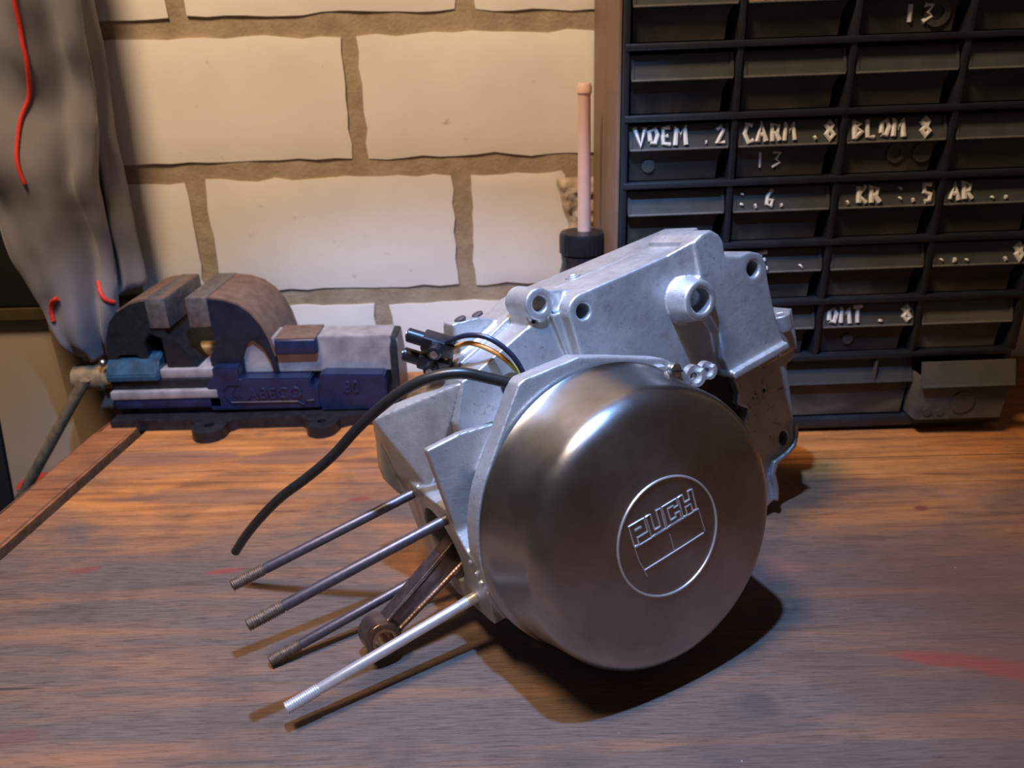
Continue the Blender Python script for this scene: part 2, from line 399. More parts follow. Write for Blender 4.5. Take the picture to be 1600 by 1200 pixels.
# courses: joint centre heights and head-joint positions
for (jz0, jz1, joints, w) in ((-.04, .076, [-.602, -.365, -.1205, .116, .353, .59, .83], .016),
                              (.076, .193, [-.72, -.515, -.277, -.0405, .196, .433, .67, .9], .017),
                              (.193, .308, [-.602, -.365, -.128, .1085, .345, .58, .82], .014),
                              (.308, .425, [-.72, -.51, -.2665, -.030, .206, .443, .68, .9], .016),
                              (.425, .542, [-.602, -.365, -.128, .1085, .345, .58, .82], .016),
                              (.542, .659, [-.72, -.51, -.2665, -.030, .206, .443, .68, .9], .016)):
    for a, b in zip(joints, joints[1:]):
        br = abs(a + .0405) < 1e-6 and jz0 > .07 and jz1 < .2
        lo = jz0 + .009; hi = jz1 - .0075
        brick(a + w / 2, b - w / 2, lo, hi, a * 17 + jz0 * 31, br)
        if br:
            rb = bmesh.new(); n = 26
            V = []
            for i in range(n + 1):
                r = []
                for k in range(n + 1):
                    u = i / n; w_ = k / n; x = .044 + .048 * u + .012 * (1 - w_) * (1 - u) * 0; z = .128 + .053 * w_
                    fall = min(1, min(u, w_, 1 - w_) * 9)
                    y = .7006 - .0042 * fall - .0032 * fall * noise.noise(Vector((x * 130, 4, z * 150))) - .002 * fall * noise.noise(Vector((x * 330, 4, z * 330)))
                    x += .008 * (1 - u) * noise.noise(Vector((9, z * 60, 0))) + .012 * (1 - u) * (1 - w_)
                    r.append(rb.verts.new((x, y, z)))
                V.append(r)
            for i in range(n):
                for k in range(n): rb.faces.new((V[i][k], V[i + 1][k], V[i + 1][k + 1], V[i][k + 1]))
            tag(bmobj('rubble_patch', rb, M['rubble'], wall, angle=80), 'rough broken patch in the brick behind the candle')

# ================================================================== WORKBENCH
bench = thing('workbench', 'worn orange-brown wooden workbench top with darker brown front, cracks and red paint marks', 'workbench', (0, .3, -.9))
def world_to(parent, o):
    o.parent = parent; o.matrix_parent_inverse = Matrix.Translation(-Vector(parent.location)); return o
def plank(y0, y1, name='plank'):
    bm = bmesh.new()
    def xl(y): return -.3075 - (.571 - y) * .078
    n = 40; top = []
    prismpts = [(xl(y0), y0), (1.0, y0), (1.0, y1), (xl(y1), y1)]
    prism(bm, prismpts, -.034, 0, 'Z')
    es = [e for e in bm.edges if all(abs(v.co.z) < 1e-6 for v in e.verts) and e.is_boundary is False and abs(e.verts[0].co.y - e.verts[1].co.y) < 1e-5]
    bmesh.ops.bevel(bm, geom=es, offset=.0006, segments=1, affect='EDGES')
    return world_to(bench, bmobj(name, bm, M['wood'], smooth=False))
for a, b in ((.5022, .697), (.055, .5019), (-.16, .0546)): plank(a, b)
bm = bmesh.new(); prism(bm, [(-.372, .10), (-.349, .10), (-.3135, .571), (-.3068, .697), (-.334, .697), (-.345, .571)], -.040, .0035, 'Z')
bmesh.ops.bevel(bm, geom=[e for e in bm.edges if all(v.co.z > 0 for v in e.verts)], offset=.003, segments=2, affect='EDGES')
tag(world_to(bench, bmobj('edge_strip', bm, M['wood_edge'], smooth=True)), 'reddish-brown raised strip along the left edge')
bm = bmesh.new(); box(bm, (-.29, -.14, -.13), (.98, -.11, -.034), .002)
world_to(bench, bmobj('apron', bm, M['wood_edge'], smooth=False))
bm = bmesh.new(); box(bm, (-.29, .64, -.13), (.98, .67, -.034), .002)
world_to(bench, bmobj('apron', bm, M['wood_edge'], smooth=False))
for x in (-.27, .93):
    for y in (-.11, .60):
        bm = bmesh.new(); box(bm, (x, y, -.90), (x + .05, y + .05, -.034), .002)
        world_to(bench, bmobj('leg', bm, M['wood_edge'], smooth=False))

# ================================================================== ENGINE
RM = Matrix(((-.84588016, .4633378, -.26420606), (-.49595939, -.86551973, .06999914), (-.1962423, .19024636, .9619227)))
ET = Vector((.04763945, .32633532, .0734573))
eng = thing('engine', 'aluminium moped engine lying on the bench, round polished cover facing forward, studs at lower left', 'engine', (ET.x, ET.y, 0))
EM = Matrix.Translation((0, 0, ET.z)) @ RM.to_4x4()
def E(o):
    if o.parent is None: o.parent = eng
    if o.parent == eng: o.matrix_basis = EM
    return o
def ring_poly(a0, a1, r, n=60):
    return circ(0, 0, r, n, math.radians(a0), math.radians(a1))
LUGB, LUGA, LUGC, LUGD, BOSS = (-32.3, 89.5), (-14, 99.8), (-140.8, 73.7), (-159.7, -48.5), (-95.5, 72.2)
JY = -62.0
bm = bmesh.new()
# plate the cover sits on, with the straight corner towards the cable exit
seat = circ(0, 0, 73.4, 70, math.radians(150), math.radians(398)) + [(27.5, 79.5), (24, 80.5), (-5.9, 79), (-24, 71.5), (-52, 59), (-62, 50), (-66, 40)]
prism(bm, seat, -12, -.5)
arc_in = list(reversed(circ(0, 0, 50, 60, math.radians(38), math.radians(322))))
prism(bm, circ(0, 0, 58, 60, math.radians(38), math.radians(322)) + arc_in, -56, -10)
prism(bm, circ(0, 0, 69, 60, math.radians(38), math.radians(322)) + list(reversed(circ(0, 0, 50, 60, math.radians(38), math.radians(322)))), -22, -10)
# radial web at the joint
web = [(38, 79), (33, 79.3), (19, 83.5), (-3, 90), (-15, 91), (-24, 91.5), (-40, 60), (-50, 10), (-46, -30), (-20, -52), (14, -54), (46, -36), (50, -26), (44, -20), (30, 0), (44, 22), (50, 30), (48, 60)]
prism(bm, web, JY, -41)
# front gusset
prism(bm, [(73.2, 62.9), (55.5, 63.2), (36.5, 60), (22, 52), (22, 10), (52, -30), (66, -30), (72.4, -12), (72.8, -7)], -24.5, -19.5)
# cylinder flange with its bore
fl = [(-62, 30.5), (-26, 29.5), (-20, 20), (-14, 10), (-5, 5), (-3, -6), (-8, -20), (-11, -31), (-62, -34)]
bore = circ(-50, 0, 20.5, 40)
cut = [p for p in circ(-50, 0, 20.5, 40, math.radians(-126), math.radians(126))]
fl2 = [(-62, 30.5), (-26, 29.5), (-20, 20), (-14, 10), (-5, 5), (-3, -6), (-8, -20), (-11, -31), (-62, -34), (-62, -16.6)] + cut + [(-62, 16.6)]
prism(bm, fl2, 60, 73.4, 'X')
prism(bm, circ(-50, 0, 27, 40, math.radians(-116), math.radians(116)) + list(reversed(circ(-50, 0, 20.5, 40, math.radians(-126), math.radians(126)))), 44, 62, 'X')
# gear case: lower left face
case = [(-23.5, 30), (-23.5, 89), (-32, 98.8), (-60, 98.6), (-104, 98.9), (-108, 60), (-108, 24), (-96, 28), (-84, 33), (-70, 36), (-50, 38)]
prism(bm, case, JY, -30, holes=[circ(*LUGB, 4.2), circ(*BOSS, 6.8)])
prism(bm, circ(*LUGB, 9.0), -40, -29.9, holes=[circ(*LUGB, 4.2)])
# gear case: raised right face
right = [(-104.4, 101.8), (-110.5, 104), (-117, 104.4), (-122, 100), (-124, 95), (-123, 88), (-127, 86.5), (-133, 84), (-141, 84), (-148, 80.5), (-151, 73), (-150, 62), (-150.5, 42), (-153, 25), (-152.4, 21), (-109.5, 20.2), (-107, 33), (-108, 48), (-103, 62), (-103.5, 84)]
prism(bm, right, JY, -22, holes=[circ(*LUGC, 4.6)])
prism(bm, [(-152.6, 25), (-153.4, 20.5), (-109, 19.5), (-108.5, 24)], -40, -18.5)
prism(bm, circ(*LUGC, 9.4), JY, -21.9, holes=[circ(*LUGC, 4.6)])
# pivot boss, cone shaped
tb_ = bmesh.new(); lathe(tb_, [(6.8, -34), (13.6, -34), (12.2, -24), (10.9, -17), (10.2, -16), (6.8, -16), (6.8, -34)], (BOSS[0], 0, BOSS[1]), (0, 1, 0), 40, cap=False)
bmesh.ops.remove_doubles(tb_, verts=tb_.verts, dist=.001); me_ = bpy.data.meshes.new('t'); tb_.to_mesh(me_); tb_.free(); bm.from_mesh(me_)
# rib from boss to the top corner
hull(bm, [(-90, -30.6, 98.4), (-107, -22, 102.6), (-107, -31, 102.6), (-96, -30.6, 62), (-108, -22, 60), (-108, -31, 60), (-92, -34, 98)])
# first lug at the joint
prism(bm, circ(*LUGA, 8.3), JY, -38.5, holes=[circ(*LUGA, 4.1)])
prism(bm, [(-6, 90), (-6.5, 99), (-9, 90.5)], JY, -42); prism(bm, [(-18, 91), (-19, 105), (-40, 98), (-40, 88)], JY, -44)
# dividing collar between web and gear case
prism(bm, [(-22, 55), (-18, 92), (-26, 92), (-26, 55)], JY, -38)
# small cast ear by the flange corner
hull(bm, [(72.6, -21, -6), (73, -12, 0), (66, -21, -4), (66, -12, 4), (72, -8, 6), (66, -8, 8), (72, -6, -2), (66, -6, -6), (72.6, -18, 10), (66, -18, 10)])
crank = E(tag(remeshed('crankcase', bm, M['alloy'], eng, .00078, 4), 'cast aluminium case half with lugs, boss and gussets'))

# lower plate of the gear case
bm = bmesh.new()
low = [(-126, 22), (-131, 3), (-132, -4), (-129, -10), (-133, -14), (-137, -17), (-134, -21), (-130.5, -25), (-132, -32), (-118, -62), (-112, -84), (-118, -88.5), (-131, -88.5), (-142, -85), (-144, -76), (-143.5, -66), (-148, -59.5), (-158, -58.5), (-165.5, -56.5), (-169.5, -50), (-170.5, -42), (-172, -33), (-174, -7), (-174.5, -2), (-183, 0), (-182, 14), (-184, 27.5), (-179, 32), (-168, 33), (-150, 30)]
hd = [(LUGD[0] + 3.8 * math.cos(a * PI / 10), LUGD[1] + 5.0 * math.sin(a * PI / 10)) for a in range(20)]
prism(bm, low, -55, -45, holes=[hd, circ(-152.1, -10.8, 1.5, 12), circ(-142.3, -11.7, 1.1, 12)])
rim = [(-170.5, -42), (-169.5, -50), (-165.5, -56.5), (-158, -59.2), (-148, -60.2), (-144, -66), (-144.6, -76), (-142, -85), (-139.5, -84), (-141, -76), (-140.5, -66), (-145, -57.5), (-157, -56.5), (-163.5, -54), (-167, -49), (-168, -42)]
prism(bm, rim, -50, -41.5)
prism(bm, [(-184, 27.5), (-184, 32), (-160, 33), (-152, 33), (-152, 6), (-183, 6)], -60, -42)
prism(bm, circ(-169, -38, 6.4, 24), 24, 34.5, 'Z', holes=[circ(-169, -38, 3.1, 18)])
E(tag(remeshed('lower_case_plate', bm, M['alloy_dirty'], eng, .0008, 3), 'oily brownish plate behind the round cover with an oblong lug hole'))
# dark recess of the sprocket
bm = bmesh.new()
prism(bm, [(-66, 30), (-126, 34), (-132, 4), (-131, -60), (-100, -70), (-66, -30)], -56, -50)
for k in range(9):
    a = math.radians(130 + k * 17); cx, cy = -78 + 34 * math.cos(a), -8 + 34 * math.sin(a)
    prism(bm, circ(cx, cy, 4.5, 10), -51, -46)
E(tag(bmobj('sprocket_recess', bm, M['grease'], eng, scale=.001), 'black greasy recess above the cover'))
# rear half
bm = bmesh.new()
rear = [(36, 79.5), (15, 86), (-3, 93), (-14, 96), (-18, 98), (-34, 98.8), (-142, 98.6), (-150, 84), (-152, 40), (-152, -10), (-132, -58), (-104, -60), (-70, -50), (-30, -48), (0, -46), (30, -40), (50, -34), (58, -20), (42, 0), (58, 30), (46, 60)]
prism(bm, rear, -92, JY - .05)
hull(bm, [(38, -42, 78.4), (77.4, -80, 68), (76, -80, 34.7), (59.5, -60, 54.8), (68, -57, 28), (34, -62, 60), (50, -62, 31), (22, -92, 66), (76.5, -91, 68), (74, -91, 29), (73.2, -80, 29)])
fr = [(-93, 30.5), (JY - .3, 30.5), (JY - .3, 16.4)] + [p for p in circ(-50, 0, 20.5, 24, math.radians(126), math.radians(234))] + [(JY - .3, -16.4), (JY - .3, -34), (-93, -34)]
prism(bm, fr, 60, 73.2, 'X')
prism(bm, [(74, 61), (76, 50), (80, 36), (80, 28), (76, 18), (60, 10), (48, 40), (54, 62)], -100, -91)
hull(bm, [(24, -86, 92), (24, -70, 92), (22.5, -70, 100.5), (22, -84, 100.5), (-4, -86, 91), (-4, -70, 93), (8, -84, 98), (8, -70, 98.5), (0, -86, 80), (22, -86, 76), (22, -72, 78)])
E(tag(remeshed('rear_crankcase', bm, M['alloy_rear'], eng, .0009, 4), 'rear case half with bright gusset beside the cylinder flange'))
# washers and slotted heads on the top face
for (x, y, z, r) in ((-54, -68, 98.9, 4.6), (-125, -72, 98.9, 5.4), (-128, -55, 98.9, 4.4), (-124, -43, 98.9, 4.4)):
    bm = bmesh.new(); lathe(bm, [(r * .5, -1.2), (r * .5, .4), (r * .6, .9), (r * .92, .9), (r, .3), (r, -1.2)], (x, y, z), (0, 0, 1), 24)
    E(bmobj('washer', bm, M['alloy_rear'], eng, scale=.001))
for (x, y, z) in ((16, -74, 100.5), (4, -78, 98.2)):
    bm = bmesh.new(); lathe(bm, [(3.2, -.8), (3.2, .5), (2.6, .9), (0, 1.0)], (x, y, z), (.15, 0, 1), 16)
    E(tag(bmobj('screw', bm, M['steel_dark'], eng, scale=.001), 'dark screw head'))
# screw and lugs at the top of the seat plate
bm = bmesh.new(); lathe(bm, [(4.1, -2), (4.1, 1), (3.4, 2.3), (1.5, 3), (0, 3.1)], (-55.8, 0, 51.0), (0, 1, 0), 24)
E(bmobj('screw', bm, M['screw'], eng, scale=.001))
bm = bmesh.new(); box(bm, (-.5, -3.4, -3.4), (.5, 3.4, .1)); bmesh.ops.transform(bm, matrix=Matrix.Translation((-55.8, 3.2, 51.0)) @ Matrix.Rotation(-PI / 2, 4, 'X') @ Matrix.Rotation(1.2, 4, 'Z'), verts=bm.verts)
E(bmobj('screw_slot', bm, M['grease'], eng, scale=.001))
for (x, z, r, y) in ((-75, 38.0, 6.0, -9), (-87, 35.5, 5.0, -13)):
    bm = bmesh.new(); prism(bm, circ(x, z, r, 28), y - 4, y, holes=[circ(x + 1, z, r * .40, 20)])
    E(bmobj('eyelet', bm, M['alloy_dirty'], eng, angle=30, scale=.001))
    bm = bmesh.new(); prism(bm, circ(x, z, r * .92, 18, math.radians(150), math.radians(290)) + list(reversed(circ(x + .6, z, r * .55, 18, math.radians(150), math.radians(290)))), y, y + 2.2)
    E(bmobj('bright_tab', bm, M['zinc'], eng, angle=30, scale=.001))
bm = bmesh.new(); hull(bm, [(-45, -1, 58.6), (-50, -1, 57), (-46, -1, 52), (-50.5, -1, 51.5), (-46, 2, 57), (-50, 2, 56), (-47, 2, 53), (-50, 2, 53)])
E(bmobj('dowel_tab', bm, M['zinc'], eng, scale=.001))
# gasket crumbs / silver lump near the cylinder flange
bm = bmesh.new()
for k in range(9):
    x, y, z = 72 + random.uniform(-1, 1.4), -15 + k * 1.2 + random.uniform(-1, 1), 9 - k * 2.0 + random.uniform(-2, 2)
    hull(bm, [(x + random.uniform(-2.5, 2.5), y + random.uniform(-2.5, 2.5), z + random.uniform(-2.5, 2.5)) for _ in range(10)])
tag(E(remeshed('sealant_blob', bm, M['zinc'], eng, .0006, 2)), 'shiny lumpy metal beside the gusset')
# ---- flywheel cover
bm = bmesh.new()
R0, R1, RF, DD = 72.8, 67.6, 10.3, 42.7
prof = [(71, .9), (72.9, .9), (73.1, 1.6), (72.4, 2.4), (71.0, 8), (69.2, 20), (R1 + .1, DD - RF)]
for k in range(1, 11):
    a = k / 10 * PI / 2 * .96
    prof.append((R1 - RF + RF * math.cos(a), DD - RF + RF * math.sin(a)))
for k in range(1, 9):
    r = (R1 - RF) * (1 - k / 8); prof.append((r + .0 if k < 8 else 0, DD + 1.9 * (1 - (r / (R1 - RF)) ** 2)))
lathe(bm, prof, (0, 0, 0), (0, 1, 0), 128, cap=False)
cover = E(tag(bmobj('flywheel_cover', bm, M['cover'], eng, angle=50, scale=.001), 'round spun metal cover, brushed and dished, with raised maker emblem'))
bm = bmesh.new(); lathe(bm, [(60, -.6), (72.3, -.6), (72.3, 1.2), (60, 1.2)], (0, 0, 0), (0, 1, 0), 96)
E(tag(bmobj('gasket', bm, M['grease'], eng, scale=.001), 'thin dark gap line behind the cover'))
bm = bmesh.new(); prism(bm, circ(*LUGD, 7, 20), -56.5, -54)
E(bmobj('lug_shadow_plate', bm, M['grease'], eng, scale=.001))  # disc added behind the lug hole, its black stands in for shade
def dome(x, z): return DD + 1.9 * (1 - (x * x + z * z) / (R1 - RF) ** 2)
def on(x, z, h=.15): return (x, dome(x, z) + h, z)
bm = bmesh.new(); tube(bm, [on(*p) for p in circ(0, 0, 27.7, 96)], .55, 8, True)
e1 = bmobj('emblem_ring', bm, M['emblem'], cover, scale=.001)
bm = bmesh.new()
def outline(pts, r=.34, closed=True):
    P = []
    n = len(pts)
    for i in range(n if closed else n - 1):
        a, b = pts[i], pts[(i + 1) % n]
        for k in range(3): P.append((a[0] + (b[0] - a[0]) * k / 3, a[1] + (b[1] - a[1]) * k / 3))
    if not closed: P.append(pts[-1])
    tube(bm, [on(*p) for p in P], r, 6, closed)
def letter(x0, polys):     # x runs to the reader's right, i.e. towards -X of the engine
    for poly in polys: outline([(x0 - u, 4.9 + w) for u, w in poly], .36)
H_, Wd, S_ = 10.4, 8.3, 2.5
letter(18.4, [[(0, 0), (0, H_), (Wd, H_), (Wd, 3.4), (S_, 3.4), (S_, 0)], [(S_, 6.9), (Wd - S_, 6.9), (Wd - S_, 7.3), (S_, 7.3)]])
letter(9.0, [[(0, 0), (0, H_), (S_, H_), (S_, 2.4), (Wd - S_, 2.4), (Wd - S_, H_), (Wd, H_), (Wd, 0)]])
letter(-.2, [[(0, 0), (0, H_), (Wd, H_), (Wd, 6.9), (Wd - S_, 6.9), (Wd - S_, H_ - 2.3), (S_, H_ - 2.3), (S_, 2.3), (Wd - S_, 2.3), (Wd - S_, 3.9), (Wd, 3.9), (Wd, 0)]])
letter(-9.6, [[(0, 0), (0, H_), (S_, H_), (S_, 6.4), (Wd - S_, 6.4), (Wd - S_, H_), (Wd, H_), (Wd, 0), (Wd - S_, 0), (Wd - S_, 4), (S_, 4), (S_, 0)]])
e2 = bmobj('emblem_lettering', bm, M['emblem'], cover, scale=.001)
bm = bmesh.new()
outline([(18.4, 4.5), (-18.8, 4.5)], .36, False); outline([(16.6, -8.2), (-18.4, -8.2)], .36, False)
outline([(18.4, 4.5), (18.2, -2), (16.2, -12)], .22, False); outline([(-18.8, 4.5), (-19.4, -8)], .22, False); outline([(-.5, 1), (-.6, -8)], .16, False)
e3 = bmobj('emblem_panel_lines', bm, M['emblem'], cover, scale=.001)
# ---- cylinder studs
def stud(y, z, x0, x1, bright):
    m = M['zinc'] if bright else M['steel_dark']; mt = M['zinc'] if bright else M['steel_thread']
    bm = bmesh.new(); lathe(bm, [(2.65, x0 - 12), (2.65, x1 - 17), (2.3, x1 - 16.5), (2.3, x1 - 1)], (0, y, z), (1, 0, 0), 24)
    s = E(bmobj('stud', bm, m, eng, angle=40, scale=.001))
    def thr(a, b):
        pr = [(2.2, a)]; n = int((b - a) / 1.0)
        for i in range(n): pr += [(2.55, a + i * 1.), (3.05, a + i * 1. + .35), (3.05, a + i * 1. + .5), (2.55, a + i * 1. + .9)]
        pr += [(2.3, b), (0, b + .3)]
        q = bmesh.new(); lathe(q, pr, (0, y, z), (1, 0, 0), 20); bmobj('thread', q, mt, s, angle=60, scale=.001)
    thr(x1 - 16, x1)
    if bright: thr(x0 + 1, x0 + 11)
    return s
S1 = stud(-73.5, 23, 72, 172.5, False); S2 = stud(-28.2, 23, 70, 172.5, False); S3 = stud(-73.0, -23.3, 72, 172, False)
S4 = stud(-27.6, -22.6, 72, 173.5, True)
for s, d in ((S1, 'far upper dark steel stud'), (S2, 'near upper dark steel stud'), (S3, 'far lower dark steel stud'), (S4, 'bright zinc-plated stud nearest the cover')): s['label'] = d
# ---- connecting rod
bm = bmesh.new()
SE = Vector((120.3, -50, -27.3)); BE = Vector((38, -50, 6)); d = (SE - BE).normalized(); pz = Vector((-d.z, 0, d.x))
def rodpt(t_, w, y): p = BE.lerp(SE, t_) + pz * w; return (p.x, -50 + y, p.z)
for (ya, yb, k) in ((-3.6, 3.6, .62), (-5.2, 5.2, None)):
    if k:
        hull(bm, [rodpt(t_, s * w, y) for t_, w in ((0, 9.), (.93, 5.0)) for s in (-1, 1) for y in (ya, yb)])
    else:
        for s in (-1, 1):
            hull(bm, [rodpt(t_, s * w, y) for t_, w in ((0, 9.), (0, 6.6), (.93, 5.4), (.93, 3.4)) for y in (ya, yb)])
prism(bm, circ(SE.x, SE.z, 9.3, 30), -57.5, -42.5, holes=[circ(SE.x, SE.z, 5.6, 24)])
rod = E(tag(remeshed('connecting_rod', bm, M['rod'], eng, .0006, 3), 'dark brown steel connecting rod hanging out of the bore'))
bm = bmesh.new(); prism(bm, circ(SE.x, SE.z, 6.2, 30), -58.2, -41.8, holes=[circ(SE.x, SE.z, 4.9, 30)])
bmobj('small_end_bush', bm, M['bronze'], rod, angle=40, scale=.001)
# ---- cable, grommet, wires, terminal block
cab = [(0.006, 0.329, 0.137), (0.0024, 0.3297, 0.1393), (-0.0118, 0.3285, 0.1441), (-0.0234, 0.3275, 0.1471), (-0.0353, 0.3275, 0.1458), (-0.0477, 0.329, 0.1404), (-0.0609, 0.332, 0.1303), (-0.0752, 0.336, 0.1165), (-0.0907, 0.341, 0.0988), (-0.1066, 0.346, 0.0839), (-0.1231, 0.351, 0.0699), (-0.1369, 0.356, 0.0553), (-0.1495, 0.361, 0.04), (-0.1595, 0.366, 0.0257)]
def local(p): return (RM.transposed() @ (Vector(p) - ET)) * 1000
bm = bmesh.new(); tube(bm, catmull([local(p) for p in cab], 6), lambda u: 2.75 - .2 * u, 16)
E(tag(bmobj('cable', bm, M['rubber'], eng, angle=60, scale=.001), 'thick black cable arching down to the left'))
bm = bmesh.new(); g0 = local(cab[1]); g1 = local(cab[0])
box(bm, (19.5, -21, 69), (29, -11, 80.5), 3., 3)
E(tag(bmobj('grommet', bm, M['rubber'], eng, scale=.001), 'black rubber grommet'))
bw = [(13, -28, 66), (11, -28, 72), (13.2, -30, 84.1), (19, -36, 94.5), (25, -44, 98), (30, -54, 97), (35, -66, 93.5), (38, -70, 92)]
bm = bmesh.new(); tube(bm, catmull(bw, 8), 1.35, 10)
E(tag(bmobj('wire', bm, M['wire_black'], eng, scale=.001), 'dark blue wire'))
ow = [(7, -34, 62), (8.5, -34, 66.5), (11.3, -34, 74.1), (15.4, -34.5, 82.1), (20.0, -37, 88.6), (24.5, -45, 93.1), (27, -55, 92.6), (31.7, -62, 89.7), (34, -68, 85), (36.8, -69, 82)]
oc = catmull(ow, 8)
bm = bmesh.new(); tube(bm, oc[22:], 1.3, 10)
E(tag(bmobj('wire', bm, M['wire_orange'], eng, scale=.001), 'orange end of the lower wire'))
bm = bmesh.new(); tube(bm, oc[:23], 1.3, 10)
E(tag(bmobj('wire', bm, M['wire_yellow'], eng, scale=.001), 'yellow-green end of the lower wire'))
def px_frame(o, ax, ay, az): return Matrix(((ax[0], ay[0], az[0], o[0]), (ax[1], ay[1], az[1], o[1]), (ax[2], ay[2], az[2], o[2]), (0, 0, 0, 1)))
tb = bmesh.new()
# body local frame: u points away from the wires (image left and slightly up), w across the two poles
cs = Vector((RM.transposed() @ Vector((0, 0, 1))))
u_ = (RM.transposed() @ Vector((-.90, .10, .28))).normalized(); w_ = (RM.transposed() @ Vector((-.22, .25, -.94))); w_ = (w_ - u_ * w_.dot(u_)).normalized(); n_ = u_.cross(w_)
TC = Vector((37.0, -70, 90.5))
TM = px_frame(TC, u_, w_, n_) @ Matrix.Scale(1.12, 4)
def tpart(name, mat, build, label=None, parent=None):
    b = bmesh.new(); build(b); bmesh.ops.transform(b, matrix=TM, verts=b.verts)
    o = bmobj(name, b, mat, parent or eng, scale=.001)
    if not parent: E(o)
    if label: o['label'] = label
    return o
def tbody(b):
    for s in (-1, 1):
        box(b, (-9, s * 5.2 - 4.0, -4.2), (6.5, s * 5.2 + 4.0, 4.2), 1.2, 2)
        lathe(b, [(3.4, 0), (3.4, 8.5), (2.6, 9), (0, 9)], (5, s * 5.6, .4), (1, 0, 0), 18)
        lathe(b, [(3.3, 0), (3.3, 5.5), (2.5, 6), (0, 6)], (-1, s * 5.2, 3), (0, 0, 1), 18)
    box(b, (-6, -4, -3.2), (2.5, 4, 2.0), .8, 2)
    hull(b, [(-2, -9, 3), (2, -9, 3), (-2, -3, 3), (2, -3, 5), (-1, -6, 8.5), (1, -8, 7)])
tbl = tpart('terminal_block', M['terminal'], tbody, 'small black two-pole terminal block on the wires')
def tscr(b):
    for s in (-1, 1):
        lathe(b, [(1.7, 0), (1.7, .8), (0, 1)], (13.7, s * 5.6, .4), (1, 0, 0), 14)
        lathe(b, [(1.9, 0), (1.9, .7), (0, .9)], (-1, s * 5.2, 8.6), (0, 0, 1), 14)
tpart('terminal_screw', M['screw'], tscr, 'bright clamp screws', tbl)

# ================================================================== BENCH VICE
vise = thing('bench_vise', 'blue and brown cast iron bench vice on the back left corner of the bench', 'vise', (-.225, .60, 0))
def V(name, bm, mat, label=None, angle=35, parent=None):
    o = bmobj(name, bm, mat, None, angle=angle)
    if parent: o.parent = parent; o.matrix_parent_inverse = Matrix.Translation(-Vector(vise.location)); o.matrix_basis = Matrix()
    else: world_to(vise, o)
    if parent:
        o.parent = parent; o.matrix_parent_inverse = Matrix()
        o.matrix_basis = parent.matrix_basis.inverted() if False else Matrix()
        for v in o.data.vertices: pass
    if label: o['label'] = label
    return o
def bev(bm, off, seg=2, test=None):
    bmesh.ops.recalc_face_normals(bm, faces=bm.faces)
    es = [e for e in bm.edges if len(e.link_faces) == 2 and e.calc_face_angle(0) > .5 and (test is None or test(e))]
    bmesh.ops.bevel(bm, geom=es, offset=off, segments=seg, affect='EDGES', clamp_overlap=True)
# base plate with two visible lugs
out = [(-.335, .579), (-.268, .579)]
out += [(-.262, .572)] + circ(-.2485, .5665, .0135, 12, math.radians(190), math.radians(350)) + [(-.235, .573), (-.228, .579), (-.176, .579), (-.170, .574)] + circ(-.157, .569, .0125, 12, math.radians(195), math.radians(345)) + [(-.143, .575), (-.136, .579), (-.112, .580), (-.108, .586), (-.108, .676), (-.335, .676)]
bm = bmesh.new(); prism(bm, out, 0, .0095, 'Z', holes=[circ(-.2485, .568, .0042, 16), circ(-.157, .5705, .0038, 16)])
bev(bm, .0015, 2, lambda e: all(v.co.z > .009 for v in e.verts))
V('base_plate', bm, M['vise_iron'], 'dark iron foot with two bolt lugs')
bm = bmesh.new(); box(bm, (-.318, .594, .008), (-.115, .668, .016), .001); V('base_neck', bm, M['vise_iron'])
bm = bmesh.new(); box(bm, (-.334, .590, .0155), (-.244, .672, .0245), .001); V('lower_rail', bm, M['vise_blue'])
bm = bmesh.new(); box(bm, (-.335, .589, .0245), (-.246, .672, .0315), .0008); V('slide_strip', bm, M['vise_bright'], 'bright worn strip of the slide')
bm = bmesh.new(); box(bm, (-.335, .594, .0315), (-.240, .672, .040), .0008); V('slide_groove', bm, M['vise_iron'])
bm = bmesh.new(); prism(bm, [(.5905, .040), (.5905, .0455), (.598, .056), (.61, .060), (.66, .060), (.67, .05), (.67, .04)], -.336, -.293, 'X'); bev(bm, .001)
V('slide_shoulder', bm, M['vise_blue_lit'], 'teal blue shoulder, top light painted into its colour')
bm = bmesh.new(); box(bm, (-.293, .596, .040), (-.236, .655, .048), .0008); V('slide_top', bm, M['vise_bright'])
# fixed body with raised lettering
bm = bmesh.new(); prism(bm, [(-.254, .012), (-.254, .037), (-.2475, .041), (-.2475, .0505), (-.225, .0505), (-.225, .0405), (-.1675, .0395), (-.1675, .0315), (-.161, .0310), (-.161, .012)], .590, .672)
bev(bm, .0012); body = V('fixed_body', bm, M['vise_blue'], 'dark blue body with raised lettering')
bm = bmesh.new(); prism(bm, [(-.1605, .010), (-.1605, .0405), (-.158, .0432), (-.106, .0415), (-.1045, .039), (-.1045, .010)], .5885, .672)
bev(bm, .0012); blk = V('body_block', bm, M['vise_blue'], 'blue end block with raised figures')
def raised(txt, x, y, z, size, parent, mat, sx=1.):
    cu_ = bpy.data.curves.new('lettering', 'FONT'); cu_.body = txt; cu_.size = size; cu_.extrude = .0007; cu_.bevel_depth = .00025; cu_.offset = .0002
    to = bpy.data.objects.new('tmp', cu_); COL.objects.link(to)
    dg = bpy.context.evaluated_depsgraph_get(); me = bpy.data.meshes.new_from_object(to.evaluated_get(dg)); bpy.data.objects.remove(to)
    me.transform(Matrix.Translation((x, y, z)) @ Matrix.Rotation(PI / 2, 4, 'X') @ Matrix.Diagonal((sx, 1, 1, 1)))
    me.name = 'raised_lettering'; me.materials.clear()
    o = link('raised_lettering', me, mat); o.parent = parent
    return o
